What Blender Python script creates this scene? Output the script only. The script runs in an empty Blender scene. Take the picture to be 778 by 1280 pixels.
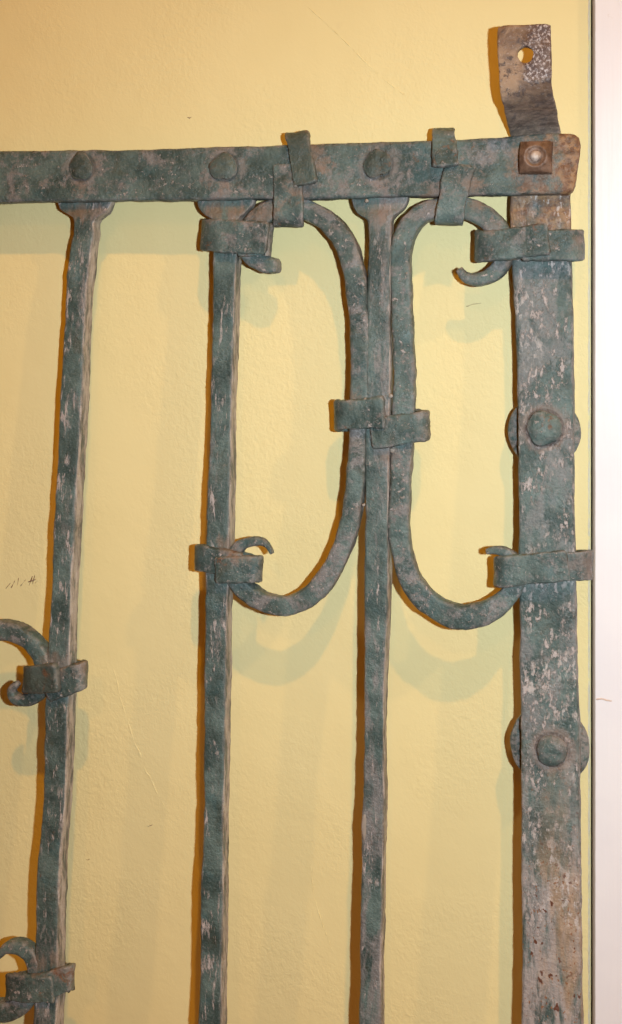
import bpy, bmesh, math, random
import numpy as np
from mathutils import Vector, Matrix, noise

random.seed(7)
scene = bpy.context.scene
col = scene.collection

# ------------------------------------------------------------------ camera
# photograph 778 x 1280; focal length 1450 px, level camera yawed to the left, lens shifted down
FPX, CX, HY, YAW, DIST = 1450.0, 389.0, 340.0, math.radians(15.2), 1.0
FW = np.array([-math.sin(YAW), math.cos(YAW), 0.0])
RT = np.array([math.cos(YAW), math.sin(YAW), 0.0])
UP = np.array([0.0, 0.0, 1.0])
CAM = -FW * DIST                                    # the wall is the plane y = 0
cd = bpy.data.cameras.new('camera')
cam = bpy.data.objects.new('camera', cd); col.objects.link(cam)
cam.location = CAM
cam.rotation_euler = (math.pi / 2, 0, YAW)
cd.sensor_fit = 'HORIZONTAL'; cd.sensor_width = 36.0
cd.lens = FPX / 778.0 * 36.0
cd.shift_y = -(640.0 - HY) / 778.0
cd.clip_start = 0.01; cd.clip_end = 100.0
scene.camera = cam

# ------------------------------------------------------------------ light and exposure
world = bpy.data.worlds.new('World'); scene.world = world
world.use_nodes = True
bg = world.node_tree.nodes['Background']
bg.inputs[0].default_value = (1.0, 0.26, 0.01, 1); bg.inputs[1].default_value = 0.16
scene.view_settings.view_transform = 'Standard'
scene.view_settings.look = 'None'
scene.view_settings.exposure = 0.0
scene.view_settings.gamma = 1.0

def lamp(name, loc, energy, color, radius, kind='POINT'):
    ld = bpy.data.lights.new(name, kind)
    ld.energy = energy; ld.color = color; ld.shadow_soft_size = radius
    o = bpy.data.objects.new(name, ld); col.objects.link(o); o.location = loc
    return o
MID = np.array([0.02, -0.05, -0.15])
def ldir(d, dist):
    d = np.array(d); return MID + d / np.linalg.norm(d) * dist
FLASH = CAM + np.array([0.105, 0, 0.008])
fl = lamp('camera_flash', FLASH, 40.3, (0.82, 0.955, 1.0), 0.008, 'SPOT')
fl.data.spot_size = math.radians(106); fl.data.spot_blend = 1.0
fl.rotation_euler = (Vector((0.05, 0, -0.28)) - Vector(FLASH)).to_track_quat('-Z', 'Y').to_euler()
lamp('ceiling_spot_main', ldir((0.42, -1, 1.33), 6.0), 520.0, (1.0, 0.42, 0.01), 0.060)
lamp('ceiling_spot_front', ldir((0.15, -1, 0.6), 3.5), 26.0, (1.0, 0.42, 0.03), 0.04)
lamp('ceiling_spot_side', ldir((1.47, -1, 1.39), 4.0), 105.0, (1.0, 0.62, 0.28), 0.05)

# ------------------------------------------------------------------ geometry of the place
def ray(px, py): return FW + RT * (px - CX) / FPX + UP * (HY - py) / FPX
def wallp(px, py, off=0.0):
    d = ray(px, py); t = (-off - CAM[1]) / d[1]; return CAM + d * t
# the grille leans: its top nearly touches the wall, its foot stands further out
Z0, Z1 = wallp(389, 215)[2], wallp(389, 1250)[2]
G0, G1 = 0.036, 0.088
K = (G1 - G0) / (Z1 - Z0)
GN = np.array([0, -1.0, -K]); GN /= np.linalg.norm(GN)      # towards the room
GU = np.array([0, -K, 1.0]); GU /= np.linalg.norm(GU)       # up along the grille
GX = np.array([1.0, 0, 0])
def gp(px, py, off=0.0):
    d = ray(px, py)
    t = (-(G0 + off) - K * (CAM[2] - Z0) - CAM[1]) / (d[1] + K * d[2])
    return CAM + d * t
MPX = 1.0 / FPX * 0.95                                      # metres per photo pixel at the grille

# ------------------------------------------------------------------ materials
def nt(mat):
    mat.use_nodes = True; t = mat.node_tree; t.nodes.clear(); return t
class NB:
    def __init__(s, name):
        s.m = bpy.data.materials.new(name); s.t = nt(s.m)
        s.out = s.t.nodes.new('ShaderNodeOutputMaterial'); s.b = s.t.nodes.new('ShaderNodeBsdfPrincipled')
        s.l(s.b.outputs[0], s.out.inputs[0]); s.tc = s.t.nodes.new('ShaderNodeTexCoord')
    def l(s, a, b): s.t.links.new(a, b)
    def set(s, inp, v):
        if hasattr(v, 'is_linked') or isinstance(v, bpy.types.NodeSocket): s.l(v, inp)
        else: inp.default_value = v
    def coords(s, scale=(1, 1, 1), loc=(0, 0, 0)):
        n = s.t.nodes.new('ShaderNodeMapping'); s.l(s.tc.outputs['Object'], n.inputs[0])
        n.inputs['Scale'].default_value = scale; n.inputs['Location'].default_value = loc; return n.outputs[0]
    def noise(s, v, scale, detail=4, rough=0.55, dist=0.0):
        n = s.t.nodes.new('ShaderNodeTexNoise'); s.l(v, n.inputs['Vector'])
        n.inputs['Scale'].default_value = scale; n.inputs['Detail'].default_value = detail
        n.inputs['Roughness'].default_value = rough; n.inputs['Distortion'].default_value = dist; return n.outputs[0]
    def voro(s, v, scale):
        n = s.t.nodes.new('ShaderNodeTexVoronoi'); s.l(v, n.inputs['Vector']); n.inputs['Scale'].default_value = scale
        return n.outputs['Distance']
    def ramp(s, v, a, b, lo=0.0, hi=1.0):
        n = s.t.nodes.new('ShaderNodeMapRange'); n.interpolation_type = 'SMOOTHSTEP'; s.l(v, n.inputs[0])
        for i, x in enumerate((a, b, lo, hi)): n.inputs[i + 1].default_value = x
        return n.outputs[0]
    def math(s, op, a, b=0.0, clamp=False):
        n = s.t.nodes.new('ShaderNodeMath'); n.operation = op; n.use_clamp = clamp
        s.set(n.inputs[0], a); s.set(n.inputs[1], b); return n.outputs[0]
    def mix(s, f, a, b):
        n = s.t.nodes.new('ShaderNodeMix'); n.data_type = 'RGBA'
        s.set(n.inputs[0], f)
        for i, v in ((6, a), (7, b)):
            if isinstance(v, tuple): n.inputs[i].default_value = (*v, 1)
            else: s.l(v, n.inputs[i])
        return n.outputs[2]
    def sep(s):
        n = s.t.nodes.new('ShaderNodeSeparateXYZ'); s.l(s.tc.outputs['Object'], n.inputs[0]); return n.outputs
    def geo(s): return s.t.nodes.new('ShaderNodeNewGeometry').outputs
    def bump(s, h, dist, strength=1.0, prev=None):
        n = s.t.nodes.new('ShaderNodeBump'); s.l(h, n.inputs['Height'])
        n.inputs['Distance'].default_value = dist; n.inputs['Strength'].default_value = strength
        if prev is not None: s.l(prev, n.inputs['Normal'])
        return n.outputs[0]

TEAL_D, TEAL_L = (0.028, 0.056, 0.054), (0.096, 0.150, 0.145)
MAUVE, PALE, GRIME = (0.190, 0.184, 0.188), (0.42, 0.385, 0.385), (0.030, 0.034, 0.034)
RUST, DUST, OCHRE = (0.120, 0.050, 0.022), (0.230, 0.140, 0.095), (0.320, 0.180, 0.080)

def iron(name, seed=0.0, mauve=0.52, pale=0.60, rust=0.66, stretch=0.22, rustmask=None, side=1.0, dust=0.52, worn=MAUVE, extra=None):
    """old painted wrought iron: dark teal paint, worn to mauve grey and pale primer, rust coming through"""
    b = NB(name)
    iso = b.coords((1, 1, 1), (seed, seed * .7, seed * 1.3))
    st = b.coords((1, 1, stretch), (seed + 3, seed, 1.7))
    g = b.geo(); pnt = g['Pointiness']
    n0 = b.noise(iso, 28, 6, .6)
    c = b.mix(b.ramp(n0, .35, .66), TEAL_D, TEAL_L)
    nb_ = b.noise(iso, 47, 3, .5)
    c = b.mix(b.ramp(nb_, .56, .70, 0, .35), c, (0.035, 0.110, 0.130))
    # olive / dark grime clouds
    n1 = b.noise(iso, 40, 5, .6, .5)
    c = b.mix(b.ramp(n1, .56, .72, 0, .55), c, (0.050, 0.055, 0.036))
    # mauve-grey worn coat
    n2 = b.noise(st, 42, 9, .66, .6)
    c = b.mix(b.ramp(n2, mauve, mauve + .12, 0, .80), c, worn)
    n2b = b.noise(st, 150, 7, .7, .3)
    c = b.mix(b.math('MULTIPLY', b.ramp(n2b, .52, .62, 0, .75), b.ramp(n2, mauve - .12, mauve + .06)), c, worn)
    # fine mottling of old brush paint
    nf = b.noise(iso, 520, 6, .75)
    c = b.mix(b.ramp(nf, .52, .66, 0, .45), c, b.mix(b.ramp(n2, .4, .6), (0.135, 0.180, 0.182), (0.31, 0.285, 0.30)))
    c = b.mix(b.ramp(nf, .46, .36, 0, .40), c, (0.026, 0.036, 0.036))
    nd = b.noise(iso, 75, 6, .65, .4)
    c = b.mix(b.ramp(nd, .58, .70, 0, .55), c, (0.036, 0.048, 0.042))
    # pale flecks and scratches
    n3 = b.noise(st, 260, 8, .72, .2); n4 = b.noise(iso, 32, 4, .6)
    fl = b.math('MULTIPLY', b.ramp(n3, pale - .06, pale + .01), b.ramp(n4, .40, .56))
    c = b.mix(b.math('MULTIPLY', fl, .95), c, PALE)
    n5 = b.noise(iso, 420, 6, .7)
    c = b.mix(b.ramp(n5, .66, .72, 0, .5), c, PALE)
    # faces turned to the right: paler, pinkish, broken up by noise
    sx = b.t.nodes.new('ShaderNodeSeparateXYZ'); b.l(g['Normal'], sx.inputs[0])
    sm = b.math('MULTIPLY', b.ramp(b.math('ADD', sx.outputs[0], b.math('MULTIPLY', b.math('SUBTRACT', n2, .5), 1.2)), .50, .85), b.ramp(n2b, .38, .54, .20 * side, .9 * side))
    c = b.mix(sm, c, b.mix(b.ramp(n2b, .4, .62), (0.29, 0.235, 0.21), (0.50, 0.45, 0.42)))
    # dust in recesses, wear on edges
    at = b.t.nodes.new('ShaderNodeAttribute'); at.attribute_name = 'dust'
    dm = b.math('MULTIPLY', b.ramp(b.math('ADD', at.outputs['Fac'], b.math('MULTIPLY', b.math('SUBTRACT', n2b, .5), 2.2)), .42, .95), dust)
    c = b.mix(dm, c, b.mix(b.ramp(n4, .42, .58), (0.215, 0.140, 0.098), (0.215, 0.175, 0.165)))
    c = b.mix(b.math('MULTIPLY', b.ramp(pnt, .512, .56, 0, .7), b.ramp(n3, .40, .56)), c, (0.27, 0.25, 0.245))
    # rust
    n6 = b.noise(iso, 55, 8, .65, .8)
    rm = b.ramp(n6, rust, rust + .08, 0, .85)
    n7 = b.noise(iso, 190, 6, .62)
    if rustmask is not None:
        mk = rustmask(b)
        c = b.mix(b.math('MULTIPLY', mk, b.ramp(n6, .30, .55, .35, .95)), c,
                  b.mix(b.ramp(n7, .40, .60), OCHRE, RUST))
        rm = b.math('MAXIMUM', rm, b.math('MULTIPLY', mk, b.ramp(n7, .58, .66, 0, .8)))
    c = b.mix(rm, c, b.mix(b.ramp(n7, .4, .6), RUST, (0.20, 0.095, 0.045)))
    if extra is not None: c = extra(b, c, dict(n2=n2, n2b=n2b, n3=n3, n7=n7, iso=iso, st=st))
    b.l(c, b.b.inputs['Base Color'])
    b.l(b.ramp(b.noise(iso, 90, 5, .6), .3, .7, .36, .64), b.b.inputs['Roughness'])
    b.b.inputs['Specular IOR Level'].default_value = 0.5
    h1 = b.bump(b.noise(iso, 85, 6, .62), .0028, .7)
    h2 = b.bump(b.math('ADD', b.noise(iso, 330, 5, .65), b.math('MULTIPLY', fl, .35)), .0011, .8, h1)
    b.l(h2, b.b.inputs['Normal'])
    return b.m

def zmask(lo, hi, amt=1.0):
    def f(b):
        z = b.sep()[2]
        n = b.noise(b.tc.outputs['Object'], 14, 4, .6)
        return b.math('MULTIPLY', b.ramp(b.math('ADD', z, b.math('MULTIPLY', b.math('SUBTRACT', n, .5), .16)), lo, hi), amt)
    return f
def xmask(lo, hi, amt=1.0):
    def f(b):
        x = b.sep()[0]
        n = b.noise(b.tc.outputs['Object'], 60, 5, .6)
        return b.math('MULTIPLY', b.ramp(b.math('ADD', x, b.math('MULTIPLY', b.math('SUBTRACT', n, .5), .02)), lo, hi), amt)
    return f

def near(b, p):
    n = b.t.nodes.new('ShaderNodeVectorMath'); n.operation = 'DISTANCE'; b.l(b.tc.outputs['Object'], n.inputs[0])
    n.inputs[1].default_value = tuple(p); return n.outputs['Value']
def post_extra(b, c, d):
    for x, y, r in ((681, 535, .0150), (691, 937, .0130)):
        q = near(b, gp(x, y, -.0105))
        qn = b.math('ADD', q, b.math('MULTIPLY', b.math('SUBTRACT', d['n2'], .5), .015))
        c = b.mix(b.math('MULTIPLY', b.ramp(qn, r + .006, r + .001), .6), c, (0.235, 0.185, 0.165))
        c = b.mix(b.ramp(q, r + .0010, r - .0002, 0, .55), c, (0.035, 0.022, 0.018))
    # lower half of the post: rubbed to pale primer with rust pits
    z = b.sep()[2]
    low = b.ramp(b.math('ADD', z, b.math('MULTIPLY', b.math('SUBTRACT', b.noise(d['iso'], 18, 4, .6), .5), .22)), -.36, -.47)
    sv = b.coords((1, 1, .18), (5, 1, 2)); w = b.noise(sv, 120, 8, .7, .4)
    c = b.mix(b.math('MULTIPLY', low, b.ramp(w, .40, .58, 0, .85)), c, (0.36, 0.325, 0.320))
    c = b.mix(b.math('MULTIPLY', low, b.ramp(b.noise(sv, 40, 6, .6), .50, .66, 0, .7)), c, (0.36, 0.245, 0.150))
    mid = b.noise(d['iso'], 20, 3, .5)
    c = b.mix(b.math('MULTIPLY', b.ramp(mid, .48, .62), b.ramp(b.noise(d['st'], 240, 8, .72), .52, .58, 0, .8)), c, (0.47, 0.44, 0.435))
    v = b.noise(b.coords((1, 1, .8), (9, 2, 4)), 190, 3, .45)
    pits = b.math('MULTIPLY', b.ramp(v, .645, .68), b.ramp(b.noise(d['iso'], 22, 2, .5), .42, .54))
    c = b.mix(b.math('MULTIPLY', pits, b.math('ADD', b.math('MULTIPLY', low, .85), .18)), c, (0.105, 0.040, 0.022))
    v2 = b.noise(b.coords((1, 1, .8), (2, 7, 1)), 420, 3, .5)
    return b.mix(b.math('MULTIPLY', b.ramp(v2, .63, .68), b.math('ADD', b.math('MULTIPLY', low, .8), .08)), c, (0.22, 0.095, 0.035))

def rail_extra(b, c, d):
    for x, y in ((103, 209.5), (281, 209), (473, 205.5), (-71, 213)):
        q = b.math('ADD', near(b, gp(x, y, 0)), b.math('MULTIPLY', b.math('SUBTRACT', d['n2'], .5), .022))
        c = b.mix(b.math('MULTIPLY', b.ramp(q, .021, .0145), b.ramp(d['n2b'], .36, .56, .05, .6)), c, (0.215, 0.195, 0.190))
        c = b.mix(b.ramp(near(b, gp(x, y, 0)), .0138, .0122, 0, .5), c, (0.022, 0.026, 0.024))
    q = b.math('ADD', near(b, gp(676, 208, 0)), b.math('MULTIPLY', b.math('SUBTRACT', d['n7'], .5), .02))
    c = b.mix(b.math('MULTIPLY', b.ramp(q, .030, .021), b.ramp(d['n2b'], .40, .56, .2, .8)), c, b.mix(b.ramp(d['n7'], .42, .58), (0.26, 0.175, 0.125), (0.17, 0.085, 0.045)))
    return c
M = {}
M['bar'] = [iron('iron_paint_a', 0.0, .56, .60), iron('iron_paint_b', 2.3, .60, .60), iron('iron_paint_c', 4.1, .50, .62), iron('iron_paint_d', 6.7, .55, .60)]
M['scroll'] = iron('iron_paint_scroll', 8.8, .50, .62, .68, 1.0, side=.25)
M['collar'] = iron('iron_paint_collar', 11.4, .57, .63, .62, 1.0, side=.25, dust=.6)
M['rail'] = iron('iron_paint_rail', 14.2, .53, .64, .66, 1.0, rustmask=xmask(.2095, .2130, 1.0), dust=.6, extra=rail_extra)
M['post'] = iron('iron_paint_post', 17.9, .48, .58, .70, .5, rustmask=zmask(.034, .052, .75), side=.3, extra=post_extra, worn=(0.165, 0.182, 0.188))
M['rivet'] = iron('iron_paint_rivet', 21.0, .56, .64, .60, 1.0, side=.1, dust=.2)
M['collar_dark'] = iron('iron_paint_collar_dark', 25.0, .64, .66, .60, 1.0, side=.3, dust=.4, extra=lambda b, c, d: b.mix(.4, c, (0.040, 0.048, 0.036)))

def bracket_mat():
    b = NB('rusted_bracket_iron')
    iso = b.coords((1, 1, 1), (1, 4, 2)); x, y, z = b.sep()
    n1 = b.noise(iso, 55, 7, .65, .5); n2 = b.noise(iso, 210, 7, .7); n3 = b.noise(iso, 120, 8, .72, .3)
    c = b.mix(b.ramp(n1, .38, .62), (0.130, 0.072, 0.040), (0.330, 0.225, 0.145))
    c = b.mix(b.ramp(n3, .52, .60, 0, .85), c, (0.050, 0.030, 0.026))
    c = b.mix(b.ramp(b.noise(iso, 480, 6, .7), .56, .64, 0, .5), c, (0.40, 0.33, 0.29))
    c = b.mix(b.ramp(n2, .58, .66, 0, .6), c, (0.20, 0.085, 0.035))
    # bare pitted steel patch towards the upper right
    m = b.math('MULTIPLY', b.ramp(b.math('ADD', x, b.math('MULTIPLY', b.math('SUBTRACT', n1, .5), .03)), .184, .192), b.ramp(b.math('ADD', z, b.math('MULTIPLY', b.math('SUBTRACT', n1, .5), .03)), .138, .152))
    st = b.mix(b.ramp(b.noise(iso, 420, 7, .75), .49, .60), (0.085, 0.055, 0.055), (0.54, 0.50, 0.51))
    c = b.mix(b.math('MULTIPLY', m, b.ramp(n1, .36, .56, .35, .85)), c, st)
    # greyer, mottled tone towards the bend
    p = b.ramp(b.math('ADD', z, b.math('MULTIPLY', b.math('SUBTRACT', n1, .5), .04)), .143, .123)
    c = b.mix(b.math('MULTIPLY', p, .6), c, b.mix(b.ramp(b.noise(b.coords((.8, 1, 1.3)), 170, 8, .72), .42, .6), (0.110, 0.105, 0.105), (0.30, 0.245, 0.22)))
    b.l(c, b.b.inputs['Base Color'])
    b.l(b.ramp(n1, .3, .7, .40, .7), b.b.inputs['Roughness'])
    b.l(b.math('MULTIPLY', m, .35), b.b.inputs['Metallic'])
    h = b.bump(b.noise(iso, 110, 6, .6), .0016, .5); h = b.bump(n3, .0010, .7, h)
    b.l(h, b.b.inputs['Normal']); return b.m
M['bracket'] = bracket_mat()

def rust_mat(name, dark, light):
    b = NB(name); iso = b.coords((1, 1, 1), (3, 1, 7))
    n1 = b.noise(iso, 90, 7, .65, .4); n2 = b.noise(iso, 300, 6, .7)
    c = b.mix(b.ramp(n1, .36, .64), dark, light)
    c = b.mix(b.ramp(n2, .58, .68, 0, .6), c, (0.05, 0.028, 0.02))
    c = b.mix(b.ramp(b.geo()['Pointiness'], .53, .62, 0, .7), c, (0.36, 0.25, 0.19))
    b.l(c, b.b.inputs['Base Color']); b.b.inputs['Roughness'].default_value = .5
    b.l(b.bump(b.math('ADD', n1, b.math('MULTIPLY', n2, .4)), .0012, .6), b.b.inputs['Normal']); return b.m
M['nut'] = rust_mat('rusty_nut_iron', (0.075, 0.038, 0.022), (0.20, 0.120, 0.080))
M['bolt'] = rust_mat('worn_bolt_iron', (0.30, 0.23, 0.19), (0.60, 0.54, 0.50))

def wall_mat():
    b = NB('yellow_wall_paint'); o = b.tc.outputs['Object']
    iso = b.coords()
    c = b.mix(b.ramp(b.noise(iso, 5, 4, .6), .3, .7), (0.738, 0.652, 0.345), (0.766, 0.684, 0.372))
    c = b.mix(b.ramp(b.noise(iso, 60, 5, .6), .66, .74, 0, .12), c, (0.60, 0.50, 0.28))
    b.l(c, b.b.inputs['Base Color']); b.b.inputs['Roughness'].default_value = .62
    b.b.inputs['Specular IOR Level'].default_value = .25
    # roller stipple, heavier in places
    s1 = b.noise(b.coords((1, 1, .8)), 330, 3, .5, .6); s2 = b.noise(iso, 130, 3, .5, .4); s3 = b.noise(iso, 25, 2, .5)
    amt = b.ramp(b.noise(iso, 7, 3, .5), .38, .64, .18, 1.0)
    h = b.math('ADD', b.math('MULTIPLY', s1, amt), b.math('MULTIPLY', s2, b.math('MULTIPLY', amt, 1.1)))
    n1 = b.bump(h, .00056, .9); n2 = b.bump(s3, .0018, .4, n1)
    b.l(n2, b.b.inputs['Normal']); return b.m
M['wall'] = wall_mat()

def trim_mat():
    b = NB('white_trim_paint'); iso = b.coords(); br = b.coords((1, 1, .06))
    x, y, z = b.sep()
    c = b.mix(b.ramp(b.noise(iso, 8, 4, .6), .35, .65), (0.80, 0.80, 0.86), (0.84, 0.84, 0.89))
    c = b.mix(b.ramp(b.noise(iso, 70, 5, .7), .70, .76, 0, .25), c, (0.5, 0.42, 0.36))
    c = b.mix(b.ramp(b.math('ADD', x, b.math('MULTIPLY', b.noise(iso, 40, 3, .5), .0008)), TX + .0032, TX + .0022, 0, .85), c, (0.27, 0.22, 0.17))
    b.l(c, b.b.inputs['Base Color']); b.b.inputs['Roughness'].default_value = .38
    h = b.bump(b.noise(br, 260, 4, .5), .00030, .6); h = b.bump(b.noise(b.coords((.5, 1, 1)), 45, 4, .55), .0008, .35, h)
    b.l(h, b.b.inputs['Normal']); return b.m
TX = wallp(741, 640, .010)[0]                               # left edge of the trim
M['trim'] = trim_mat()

def plain(name, c, rough=.8):
    b = NB(name)
    n = b.noise(b.coords(), 150, 4, .6)
    b.l(b.mix(n, tuple(v * .8 for v in c), tuple(min(1, v * 1.2) for v in c)), b.b.inputs['Base Color'])
    b.b.inputs['Roughness'].default_value = rough; return b.m
M['pencil'] = plain('pencil_grey', (0.26, 0.18, 0.11))
M['scratch'] = plain('wall_scratch', (0.52, 0.42, 0.24))
M['scuff'] = plain('brown_scuff', (0.62, 0.50, 0.44))
M['caulk'] = plain('dark_gap_dirt', (0.035, 0.026, 0.018))
M['caulk_white'] = plain('old_white_caulk', (0.62, 0.60, 0.50), .6)
M['lead'] = plain('pale_paint_drip', (0.27, 0.24, 0.21), .5)

# ------------------------------------------------------------------ mesh helpers
def link(name, me, mat, parent=None, base=None):
    o = bpy.data.objects.new(name, me); col.objects.link(o)
    if mat: me.materials.append(mat)
    if parent is not None:
        o.parent = parent
        o.matrix_parent_inverse = Matrix.Translation(-Vector(base)) if base is not None else Matrix.Identity(4)
    return o

JOINTS = [(np.array(gp(x, y, -.003)), r * MPX) for x, y, r in [(93, 264, 20), (107, 264, 20), (121, 264, 18), (268, 264, 22), (296, 268, 20), (474, 264, 26), (325, 268, 22), (345, 262, 24),
    (376, 236, 30), (402, 205, 22), (396, 190, 18), (540, 246, 20), (588, 232, 24), (597, 250, 18), (575, 205, 12), (618, 285, 14), (650, 262, 26), (685, 262, 30), (712, 265, 22), (641, 330, 12), (482, 524, 16), (528, 515, 14), (440, 500, 14),
    (488, 570, 16), (456, 640, 14), (295, 692, 18), (310, 695, 16), (280, 680, 14), (62, 828, 20), (78, 834, 18), (102, 830, 16), (50, 1207, 18), (75, 1207, 20), (92, 1210, 12), (25, 1212, 16),
    (662, 690, 14), (714, 703, 20), (735, 706, 22), (690, 312, 14), (722, 300, 14), (712, 548, 14), (705, 515, 12), (652, 520, 14), (690, 915, 16), (670, 920, 10), (281, 228, 12), (103, 232, 16), (473, 226, 14), (262, 225, 12), (120, 205, 10), (660, 225, 18), (650, 200, 10)]]

def mesh_from(name, V, F, seed=0.0, amps=((38, .0009), (120, .00045), (330, .00018)), smooth=True):
    me = bpy.data.meshes.new(name)
    me.from_pydata([tuple(v) for v in V], [], F); me.update()
    bm = bmesh.new(); bm.from_mesh(me); bmesh.ops.recalc_face_normals(bm, faces=bm.faces)
    bm.normal_update()
    off = Vector((seed * 3.1, seed * 1.7, seed * 2.3))
    dl = []
    for v in bm.verts:
        p = v.co + off
        dl.append(sum(a * noise.noise(p * s) for s, a in amps))
    for v, d in zip(bm.verts, dl): v.co += v.normal * d
    for f in bm.faces: f.smooth = smooth
    bm.to_mesh(me); bm.free(); me.update()
    co = np.empty(len(me.vertices) * 3); me.vertices.foreach_get('co', co); co = co.reshape(-1, 3)
    dv = np.zeros(len(co))
    for c, r in JOINTS: dv = np.maximum(dv, np.clip(1.15 - np.linalg.norm(co - c, axis=1) / (r + .004), 0, 1))
    me.attributes.new('dust', 'FLOAT', 'POINT').data.foreach_set('value', dv.astype(np.float32))
    return me

def ringpts(hw, hd, r, nc=4, ns=4):
    """closed rounded rectangle, dense enough to be knocked out of true"""
    r = min(r, hw * .98, hd * .98); pts = []
    cs = [(hw - r, hd - r, 0), (-hw + r, hd - r, 90), (-hw + r, -hd + r, 180), (hw - r, -hd + r, 270)]
    for k in range(4):
        x, y, a0 = cs[k]
        for i in range(nc + 1):
            a = math.radians(a0 + 90 * i / nc); pts.append((x + r * math.cos(a), y + r * math.sin(a)))
        x2, y2, _ = cs[(k + 1) % 4]; a = math.radians(a0 + 90)
        p = (x + r * math.cos(a), y + r * math.sin(a)); q = (x2 + r * math.cos(a), y2 + r * math.sin(a))
        for i in range(1, ns): pts.append((p[0] + (q[0] - p[0]) * i / ns, p[1] + (q[1] - p[1]) * i / ns))
    return pts

def catmull(keys, step):
    """keys: rows of floats whose first three are a 3-D point; smooth resample at about `step` metres"""
    A = np.array(keys, float); out = []
    n = len(A)
    for i in range(n - 1):
        p0, p1, p2, p3 = A[max(i - 1, 0)], A[i], A[i + 1], A[min(i + 2, n - 1)]
        k = max(1, int(round(np.linalg.norm(p2[:3] - p1[:3]) / step)))
        for j in range(k):
            t = j / k
            out.append(.5 * ((2 * p1) + (-p0 + p2) * t + (2 * p0 - 5 * p1 + 4 * p2 - p3) * t * t + (-p0 + 3 * p1 - 3 * p2 + p3) * t ** 3))
    out.append(A[-1]); return np.array(out)

def sweep(name, S, axis, r, mat, parent, base, seed, amps=None, rfun=None, ns=4, across='w'):
    """S rows: x y z halfwidth halfdepth. `axis` = depth direction (across='w') or width direction (across='a')"""
    S = np.array(S); n = len(S); P = S[:, :3]
    T = np.gradient(P, axis=0); T /= np.linalg.norm(T, axis=1)[:, None]
    if name == 'bar':
        for _ in range(6): T[1:-1] = (T[:-2] + T[1:-1] + T[2:]) / 3
        T /= np.linalg.norm(T, axis=1)[:, None]
    V = []; m = None
    for i in range(n):
        if across == 'w':
            W = np.cross(T[i], axis); W /= np.linalg.norm(W); N = np.cross(W, T[i])
        else:
            W = axis - T[i] * np.dot(axis, T[i]); W /= np.linalg.norm(W); N = np.cross(T[i], W)
        pts = ringpts(max(S[i, 3], 1e-4), max(S[i, 4], 1e-4), r, ns=ns); m = len(pts)
        for (u, v) in pts: V.append(P[i] + W * u + N * v)
    F = []
    for i in range(n - 1):
        for j in range(m):
            k = (j + 1) % m; F.append((i * m + j, i * m + k, (i + 1) * m + k, (i + 1) * m + j))
    for e, i in ((0, 0), (1, n - 1)):                        # slightly domed ends
        t = -T[0] if e == 0 else T[-1]; ring = [i * m + j for j in range(m)]
        c0 = len(V); idx = []
        for j in ring: V.append(P[i] + (V[j] - P[i]) * .8 + t * .0012)
        for j in range(m):
            k = (j + 1) % m; F.append((ring[j], ring[k], c0 + k, c0 + j))
        V.append(P[i] + t * .0016); cc = len(V) - 1
        for j in range(m): F.append((c0 + j, c0 + (j + 1) % m, cc))
    me = mesh_from(name, V, F, seed, amps or ((38, .0009), (120, .00045), (330, .00018)))
    return link(name, me, mat, parent, base)

def lathe_on(name, c, ax, e1, e2, prof, mat, parent, base, seed, nseg=36, wob=0.0, amps=((90, .0006), (260, .00025))):
    V = []; F = []
    rnd = random.Random(int(seed * 100)); ph = [rnd.uniform(0, 6.28) for _ in range(4)]
    for (r, h) in prof:
        for j in range(nseg):
            a = 2 * math.pi * j / nseg
            q = r * (1 + wob * (math.sin(3 * a + ph[0]) + .7 * math.sin(2 * a + ph[1]) + .5 * math.sin(5 * a + ph[2])))
            V.append(c + e1 * (q * math.cos(a)) + e2 * (q * math.sin(a)) + ax * h)
    for i in range(len(prof) - 1):
        for j in range(nseg):
            k = (j + 1) % nseg; F.append((i * nseg + j, i * nseg + k, (i + 1) * nseg + k, (i + 1) * nseg + j))
    V.append(c + ax * prof[-1][1]); t = len(V) - 1; b0 = (len(prof) - 1) * nseg
    for j in range(nseg): F.append((b0 + j, b0 + (j + 1) % nseg, t))
    F.append(tuple(range(nseg))[::-1])
    return link(name, mesh_from(name, V, F, seed, amps), mat, parent, base)

# ------------------------------------------------------------------ setting: wall and trim
def boxmesh(name, x0, x1, y0, y1, z0, z1, bev=0.0, seg=3):
    bm = bmesh.new(); bmesh.ops.create_cube(bm, size=1)
    for v in bm.verts:
        v.co = Vector(((x0 + x1) / 2 + v.co.x * (x1 - x0), (y0 + y1) / 2 + v.co.y * (y1 - y0), (z0 + z1) / 2 + v.co.z * (z1 - z0)))
    if bev: bmesh.ops.bevel(bm, geom=list(bm.edges), offset=bev, segments=seg, affect='EDGES', profile=.5)
    me = bpy.data.meshes.new(name); bm.to_mesh(me); bm.free(); return me

TX = wallp(741, 640, .010)[0]                               # left edge of the trim
wall = link('wall', boxmesh('wall', -2.2, TX + .03, 0, .08, -1.6, 1.4), M['wall'])
wall['kind'] = 'structure'; wall['label'] = 'yellow painted plaster wall behind the iron grille'
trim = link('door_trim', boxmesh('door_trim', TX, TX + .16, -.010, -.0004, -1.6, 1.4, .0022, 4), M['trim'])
for p in trim.data.polygons: p.use_smooth = True
trim['label'] = 'white painted upright trim board at the right edge of the yellow wall'; trim['category'] = 'trim'
link('dark_gap', boxmesh('dark_gap', TX - .0013, TX + .001, -.0016, .001, -1.6, 1.4), M['caulk'], trim)  # near-black strip: the gap, with the trim's narrow shadow put into its colour

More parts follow.
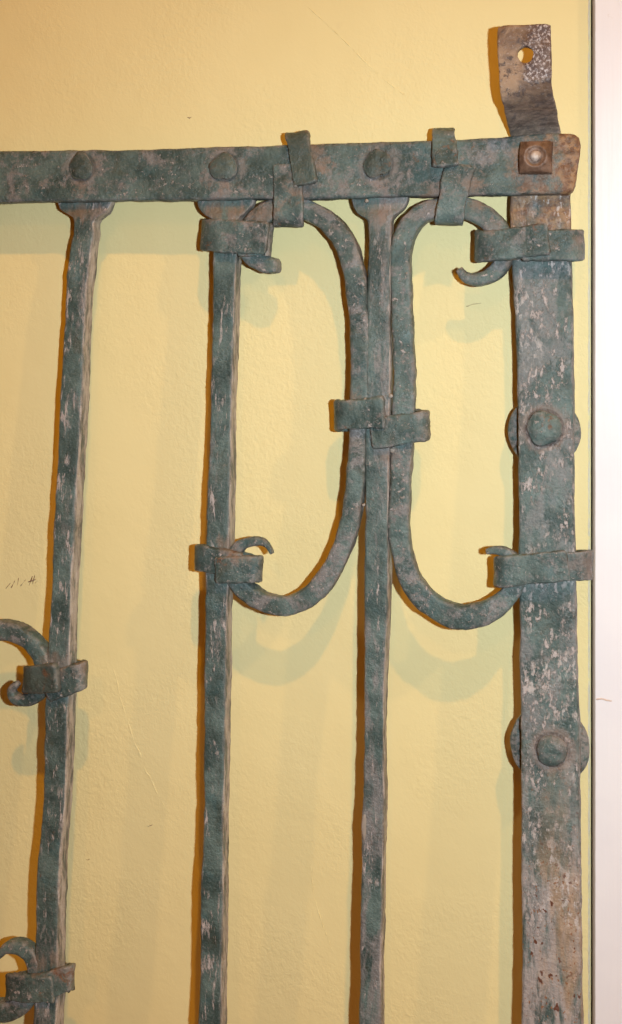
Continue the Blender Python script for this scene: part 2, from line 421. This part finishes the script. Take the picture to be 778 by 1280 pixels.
LPX = [(736.6, y, random.uniform(.7, 1.2)) for y in range(-300, 1600, 25)]
def decal_tube(name, pts, r, mat, parent, yoff, flat=.5):
    S = [(*wallp(x, y, yoff), r * w, r * flat * w) for (x, y, w) in pts]
    return sweep(name, catmull(S, .0025), np.array([0, -1.0, 0]), r, mat, parent, None, 1.0, ((300, .0004), (90, .0006)), ns=1)
decal_tube('caulk_line', LPX, .0006, M['caulk_white'], trim, 0.0, .5)
decal_tube('paint_ridge', [(137, 822, .3), (146, 850, .5), (149, 868, .9), (157, 893, .6), (161, 905, 1), (169, 931, .8), (174, 940, 1), (183, 966, .7), (187, 970, .9), (198, 995, .8), (214, 1020, .3)], .00075, M['wall'], wall, -0.00015, .36)
decal_tube('paint_ridge', [(389, 1085, .2), (393, 1120, .7), (403, 1155, .8), (416, 1188, .2)], .0004, M['wall'], wall, 0.0, .5)
decal_tube('paint_ridge', [(385, 8, .2), (430, 50, .7), (470, 90, .8), (505, 118, .2)], .0004, M['wall'], wall, 0.0, .5)
for pts in ([(8, 735), (12, 730)], [(15, 733), (18, 727)], [(22, 730), (23, 724)], [(27, 731), (31, 726)], [(37, 730), (40, 722)], [(41, 729), (43, 721)], [(37, 727), (43, 725)], [(45, 728), (46, 727)]):
    decal_tube('pencil_mark', [(x, y, 1) for x, y in pts], .00022, M['pencil'], wall, 0.0, .25)
decal_tube('pencil_mark', [(586, 382, .4), (592, 380, 1), (600, 379, .4)], .00016, M['scratch'], wall, 0.0, .25)
for x, y in ((186, 1033), (188.5, 1032), (110, 1075), (75, 1000), (237, 147)):
    decal_tube('dirt_speck', [(x - .8, y, .6), (x, y + .3, 1), (x + .9, y - .2, .6)], .00045, M['pencil'], wall, 0.0, .3)
for pts in ([(748, 874), (752, 873.5), (756, 874.5)], [(759, 875.5), (763, 876)]):
    decal_tube('scuff_mark', [(x, y, 1) for x, y in pts], .0005, M['scuff'], trim, .010, .15)

# ------------------------------------------------------------------ the iron grille
BASE = gp(389, 1560, 0)
root = bpy.data.objects.new('iron_grille', None); col.objects.link(root)
root.location = BASE
root['label'] = 'old wrought iron grille with scrolls, teal paint worn off, hung before the yellow wall'
root['category'] = 'grille'

RO, RD = 0.0, 0.0125            # rail front, thickness
BO, BD = -0.0040, 0.0170        # bars
PO, PD = -0.0105, 0.0120        # post, behind the rail's end

def bar(rows, mat, seed, off=BO, dep=BD, r=.0023, flare=None):
    keys = []
    for row in rows:
        py, xl, xr = row[:3]; d = row[3] if len(row) > 3 else dep; o = row[4] if len(row) > 4 else off
        a, b_ = gp(xl, py, o), gp(xr, py, o)
        c = (a + b_) / 2 - GN * d / 2
        keys.append((*c, np.linalg.norm(b_ - a) / 2, d / 2))
    return sweep('bar', catmull(keys, .0026), GN, r, mat, root, BASE, seed, ((16, .0012), (60, .0007), (170, .00045), (420, .0002)), ns=4)

def flare(cx, xl, xr, y0=214):
    F, D2 = .009, -.0075
    return [(y0, cx - 33, cx + 33, F, D2), (240, cx - 36, cx + 36, F, D2), (252, cx - 35, cx + 35, F + .001, D2 + .001), (260, cx - 31, cx + 31, .0115, -.0065), (266, cx - 25, cx + 25, .0145, -.005), (271, (cx - 19) * .5 + (xl - 2) * .5, (cx + 19) * .5 + (xr + 2) * .5, .0165, -.0042), (277, xl, xr), (292, xl, xr)]
bars = []
bars.append(bar(flare(106.5, 90.5, 117) + [(312, 87, 113.5), (340, 84, 110.5), (380, 81.5, 106.5), (530, 73, 100), (690, 66, 90.5), (815, 59, 86.5), (890, 56, 84), (1000, 53, 81), (1080, 47, 74), (1200, 43, 71), (1280, 41, 69), (1560, 29, 57)], M['bar'][0], 1.0))
bars.append(bar(flare(282, 266, 297) + [(320, 266, 296), (380, 265.5, 293), (530, 262, 289), (690, 257, 286), (760, 256, 284), (860, 255, 282), (1000, 254, 279.5), (1130, 251, 277.5), (1280, 248, 276), (1560, 243, 271)], M['bar'][1], 2.0))
bars.append(bar(flare(474, 460, 489) + [(330, 460, 488), (400, 459, 488), (470, 458, 488), (600, 456, 486), (700, 456, 485), (760, 455.5, 484.5), (860, 454.5, 481), (1000, 453, 480), (1130, 451, 477.5), (1280, 449, 475.5), (1560, 446, 472)], M['bar'][2], 3.0))
bars.append(bar(flare(-72, -86, -59) + [(340, -86, -59), (700, -98, -72), (1000, -107, -81), (1280, -116, -89), (1560, -126, -99)], M['bar'][3], 4.0))

# post: flat upright behind the rail's end
keys = []
for py, xl, xr in [(172, 644, 712), (260, 637, 714), (340, 642, 715), (480, 646, 717.5), (600, 648, 718), (680, 648.5, 719), (860, 651, 723.5), (1000, 652, 725), (1150, 653, 727), (1280, 653.5, 728.5), (1560, 656, 733)]:
    a, b_ = gp(xl, py, PO), gp(xr, py, PO); keys.append((*((a + b_) / 2 - GN * PD / 2), np.linalg.norm(b_ - a) / 2, PD / 2))
post = sweep('post', catmull(keys, .0028), GN, .0024, M['post'], root, BASE, 5.0, ((20, .0010), (70, .0006), (200, .0003), (420, .00012)), ns=12)

# top rail
keys = []
for x, t, bt in [(-330, 197, 258), (-150, 192, 255), (0, 188.5, 252), (110, 186.5, 251), (180, 185, 250.5), (250, 183.5, 249.5), (355, 181, 248), (460, 177.5, 246.5), (560, 174.5, 245), (620, 171.5, 244), (660, 167.5, 243), (700, 166, 242), (715, 166.5, 241.5), (720.5, 171, 238)]:
    a, b_ = gp(x, t, RO), gp(x, bt, RO); keys.append((*((a + b_) / 2 - GN * RD / 2), np.linalg.norm(b_ - a) / 2, RD / 2))
rail = sweep('rail', catmull(keys, .0028), GN, .0030, M['rail'], root, BASE, 6.0, ((20, .0011), (70, .0007), (200, .0003), (420, .00012)), ns=12)

def rivet(px, py, rpx, off, h, parent, seed, wob=.05, mat=None):
    c = gp(px, py, off - .002); r = rpx * MPX
    prof = [(r * .93, 0), (r * .95, .0026), (r * 1.0, .0028 + h * .22), (r * .92, .002 + h * .48), (r * .78, .002 + h * .72), (r * .58, .002 + h * .88), (r * .36, .002 + h * .97), (r * .15, .002 + h)]
    return lathe_on('rivet', c, GN, GX, GU, prof, mat or M['rivet'], parent, None, seed, 30, wob, ((60, .0012), (180, .0009), (400, .0003)))
for i, (x, y) in enumerate([(-71, 213), (103, 209.5), (281, 209), (473, 205.5)]): rivet(x, y, 18.0, RO, .0032, rail, 31.3 + i * 1.7, .075, M['collar_dark'])
rivet(681, 535, 21.0, PO, .0060, post, 40.2, .03)
rivet(691, 937, 18.0, PO, .0066, post, 43.9, .02)
for i, (x, y, r) in enumerate([(681, 539, 43), (688, 929, 45.5)]):
    c = gp(x, y, PO - PD - .0105); r *= MPX * 1.02
    lathe_on('backing_disc', c, GN, GX, GU, [(r * .96, 0), (r, .002), (r, .006), (r * .96, .0078)], M['rivet'], post, None, 50 + i, 48, .006)

# ---- scrolls
def scroll(rows, seed, off=-.0035, dep=.0150, r=.0031):
    keys = []
    for row in rows:
        x, y, w = row[:3]; o = off + (row[3] if len(row) > 3 else 0.0)
        d = dep * min(1.0, max(.45, w / 20.0))
        keys.append((*(gp(x, y, o) - GN * d / 2), w * MPX / 2, d / 2))
    return sweep('scroll', catmull(keys, .0022), GN, r, M['scroll'], root, BASE, seed, ((30, .0010), (80, .0009), (200, .0005), (420, .0002)), ns=3)
scroll([(344, 331, 18), (335, 331, 21), (322, 326, 22), (312, 318, 23), (307, 306, 24), (309, 290, 26), (321, 273, 29), (342, 261, 29), (366, 258, 28), (392, 266, 27), (414, 281, 27), (431, 306, 27), (442, 342, 26), (448, 400, 25), (449, 470, 24), (447, 540, 23), (444, 600, 22), (438, 645, 23), (426, 688, 24), (408, 722, 25), (385, 747, 25), (358, 759, 25), (330, 755, 24), (306, 741, 23), (290, 722, 21), (287, 704, 20), (294, 688, 18), (307, 679.5, 14), (322, 677, 12), (333, 682, 9), (338, 691, 4)], 61.0)
scroll([(574.5, 337, 9), (581, 345, 14), (592, 348.5, 16), (606, 346, 18), (619, 338, 20), (629, 325, 21), (632, 308, 22), (625, 290, 24), (611, 274, 26), (592, 263, 27), (568, 258, 27), (542, 260, 26), (522, 269, 26), (508, 287, 26), (501, 314, 26), (500.5, 350, 26), (502, 400, 26), (504.5, 470, 27), (502.5, 540, 27), (499.5, 600, 26), (498, 660, 26), (503, 697, 26), (515, 731, 27), (537, 757, 28), (566, 772, 28), (594, 771, 27), (618, 761, 26), (636, 745, 24), (647, 725, 20), (645, 705, 17), (634, 693, 14), (620, 689, 12), (609, 690, 8)], 62.0, dep=.0135)
scroll([(19, 856, 6), (12, 864, 11), (15, 874, 14), (27, 878, 15), (41, 873, 17), (52, 858, 20), (53, 838, 22), (45, 815, 23), (25, 797, 24), (-3, 789, 25), (-30, 800, 26), (-50, 832, 25), (-61, 880, 25), (-66, 960, 24), (-71, 1060, 24), (-74, 1150, 24), (-68, 1205, 24), (-48, 1246, 24), (-22, 1266, 25), (4, 1268, 25), (26, 1256, 24), (40, 1236, 22), (42, 1214, 21), (34, 1196, 19), (18, 1187, 17), (2, 1190, 12), (-5, 1200, 7)], 63.0)

# ---- collars: a strap bent round the pieces it ties, its ends lapping on the front
def strap(keys, axis, half, seed, th=.0040, dark=0.0):
    """keys: (point, half-width factor); corners rounded by cutting"""
    P = [np.array([*p, h]) for p, h in keys]
    for _ in range(2):
        Q = [P[0]]
        for a, b_ in zip(P[:-1], P[1:]): Q += [a * .78 + b_ * .22, a * .22 + b_ * .78]
        P = Q + [P[-1]]
    S = [P[0]]
    for a, b_ in zip(P[:-1], P[1:]):
        L = np.linalg.norm(b_[:3] - a[:3]); k = max(1, int(round(L / .0022)))
        for j in range(1, k + 1): S.append(a + (b_ - a) * j / k)
    S = [(*s[:3], half * s[3], th / 2) for s in S]
    o = sweep('collar', S, np.array(axis, float), .0018, M['collar'], root, BASE, seed, ((30, .0024), (75, .0012), (200, .0007), (420, .0003)), ns=6, across='a')
    if dark:                                              # the lapping end kept more of its dark olive paint
        o.data.materials.append(M['collar_dark']); m = len(ringpts(1, 1, .1, ns=6)); lim = int(dark * len(S)) * m
        for i in range(min(lim, (len(S) - 1) * m)): o.data.polygons[i].material_index = 1
        for i in range((len(S) - 1) * m, (len(S) + 1) * m): o.data.polygons[i].material_index = 1
    return o

def bar_collar(end1, left, right, end2, h, front, back, seed, lap=.0042, flip=False, th=.0058, tilt=0.0, h2=1.0, dark=0.0):
    """end1/end2: (px, py) of the lapping ends on the front; left/right: (px, py) of the corners"""
    f1 = front + th * .5; f2 = f1 - (0 if lap is None else 0)
    o1, o2 = (f1 + lap, f1) if not flip else (f1, f1 + lap)
    mid = lambda a, b_, t: (a[0] + (b_[0] - a[0]) * t, a[1] + (b_[1] - a[1]) * t)
    k = [(gp(*end1, o1), 1.0), (gp(*mid(end1, left, .45), (o1 + f1) / 2), 1.0), (gp(*left, f1), 1.0), (gp(left[0], left[1], back), 1.0),
         (gp(right[0], right[1], back), h2), (gp(*right, f1), h2), (gp(*mid(end2, right, .45), (o2 + f1) / 2), h2), (gp(*end2, o2), h2)]
    return strap(k, GU + GX * tilt, h * MPX / 2, seed, th, dark)

BK = BO - BD - .003
bar_collar((479, 516), (424, 520), (533, 532), (466, 542), 37, BO + .0005, BK, 71.0, .0030)
bar_collar((333, 299), (256, 293), (337, 301), (300, 300), 42, BO + .0005, BK, 72.0, .0030, flip=False)
bar_collar((685, 299), (600, 308), (726, 306), (655, 306), 37, BO + .0010, PO - PD - .004, 73.0, .0034)
bar_collar((711, 707), (622, 715), (738, 706), (676, 710), 36, BO + .0010, PO - PD - .004, 74.0, .0040)
bar_collar((300, 708), (248, 697), (325, 711), (271, 713), 33, BO + .0005, BK, 75.0, .0036, flip=True)
bar_collar((71, 847), (33, 849), (105, 842), (60, 861), 34, BO + .0005, BK, 76.0, .0080, th=.0060, dark=.24)
bar_collar((66, 1237), (11, 1234), (90, 1221), (52, 1236), 33, BO + .0005, BK, 77.0, .0026)

def rail_collar(end1, top, bottom, end2, w1, w2, seed, dark=0.0):
    th = .0052; f = RO + th * .5
    back = RO - RD - .0065
    (tx, ty), (bx, by) = top, bottom
    k = [(gp(*end1, f + .0048), w1), (gp((end1[0] * .5 + tx * .5), (end1[1] * .5 + ty * .5), f + .0036), w1), (gp(tx, ty, f + .001), w1 * .9), (gp(tx, ty, back), w1 * .9),
         (gp((tx + bx) / 2, (ty + by) / 2, back - .002), 1.0), (gp(bx, by, back), w2), (gp(bx, by, f), w2), (gp(bx * .45 + end2[0] * .55, by * .45 + end2[1] * .55, f + .0008), w2), (gp(*end2, f), w2)]
    d = gp(*end1, 0) - gp(*top, 0); 
    return strap(k, GX, MPX / 2, seed, th, dark)
rail_collar((382, 229), (371, 169), (361, 280), (359, 205), 32, 39, 78.0, .30)
rail_collar((557, 206), (555, 163), (561, 278), (575, 208), 31, 36, 79.0)

# ---- hanging bracket at the top corner
keys = []
for (xl, xr, y, off, hd) in [(641, 703, 205, -.0260, .0022), (640, 702, 172, -.0245, .0022), (637, 699, 155, -.0130, .0023), (632, 695.5, 138, .0060, .0023), (628, 692, 122, .0265, .0023), (625.5, 690, 108, .0330, .0024), (624, 689.5, 92, .0355, .0024), (623, 689, 60, .0370, .0029), (623, 689, 33, .0385, .0023)]:
    a, b_ = gp(xl, y, off), gp(xr, y, off); keys.append((*((a + b_) / 2), np.linalg.norm(b_ - a) / 2, hd))
bracket = sweep('hanging_bracket', catmull(keys, .0022), GN, .0010, M['bracket'], root, BASE, 81.0, ((30, .0009), (100, .0005), (300, .0003)), ns=16)
cut = lathe_on('cutter', gp(657.5, 68.5, .037) - GN * .02, GN, GX, GU, [(.0062, 0), (.0062, .04)], None, None, None, 3.3, 28, .03, ((90, .0003),))
md = bracket.modifiers.new('hole', 'BOOLEAN'); md.object = cut; md.operation = 'DIFFERENCE'; md.solver = 'EXACT'
bpy.context.view_layer.update()
ev = bracket.evaluated_get(bpy.context.evaluated_depsgraph_get())
nm = bpy.data.meshes.new_from_object(ev); bracket.modifiers.clear(); bracket.data = nm
bpy.data.objects.remove(cut)

# ---- square nut with the worn bolt end
def nut(px, py, half, h, off, rot):
    n = 26; V = []; F = []; c = gp(px, py, off); e1 = GX * math.cos(rot) + GU * math.sin(rot); e2 = GU * math.cos(rot) - GX * math.sin(rot)
    def hh(u, v):
        e = max(abs(u), abs(v)); r = math.hypot(u, v)
        z = h * (1 - .22 * max(0, (r - .74)) / .3)
        if r < .62: z -= h * .10 * min(1, (.62 - r) / .06)
        return z
    for i in range(n + 1):
        for j in range(n + 1):
            u, v = -1 + 2 * i / n, -1 + 2 * j / n
            V.append(c + (e1 * u + e2 * v) * half + GN * hh(u, v))
    for i in range(n):
        for j in range(n): a = i * (n + 1) + j; F.append((a, a + n + 1, a + n + 2, a + 1))
    loop = [i * (n + 1) for i in range(n + 1)] + [n * (n + 1) + j for j in range(1, n + 1)] + [i * (n + 1) + n for i in range(n - 1, -1, -1)] + [j for j in range(n - 1, 0, -1)]
    prev = loop
    for fz, s in ((.86, 1.02), (.4, 1.03), (-.05, 1.03)):
        cur = []
        for q in loop:
            d = V[q] - c; z = np.dot(d, GN); pl = d - GN * z
            V.append(c + pl * s + GN * (min(z, h) * fz)); cur.append(len(V) - 1)
        for k in range(len(loop)):
            k2 = (k + 1) % len(loop); F.append((prev[k], prev[k2], cur[k2], cur[k]))
        prev = cur
    F.append(tuple(prev))
    o = link('nut', mesh_from('nut', V, F, 82.0, ((80, .0007), (250, .0003))), M['nut'], root, BASE)
    lathe_on('bolt_end', c + GN * h * .85, GN, GX, GU, [(half * .36, 0), (half * .36, h * .12), (half * .30, h * .26), (half * .18, h * .34), (half * .08, h * .36)], M['bolt'], o, None, 83.0, 24, .03)
nut(671, 198, 18.6 * MPX, .0130, RO, math.radians(-1))

# ---- small blobs of paint caught on the joints
for i, (x, y, r, o) in enumerate([(459, 251, 2.4, RO - .004), (491, 563, 3.2, BO), (489, 495, 3.0, BO), (455, 631, 2.2, BO), (457.5, 500, 2.6, BO + .006), (370, 231, 2.6, RO + .006)]):
    lathe_on('paint_drip', gp(x, y, o), GN, GX, GU, [(r * MPX, 0), (r * MPX * .9, .0010), (r * MPX * .5, .0013)], M['lead'], root, BASE, 90 + i, 14, .1)
lathe_on('paint_chip', gp(455.5, 1033, BO - .0005), GN, GX * .36, GU * 2.1, [(.0055, 0), (.0050, .0008), (.003, .0011)], M['lead'], root, BASE, 97, 20, .06)
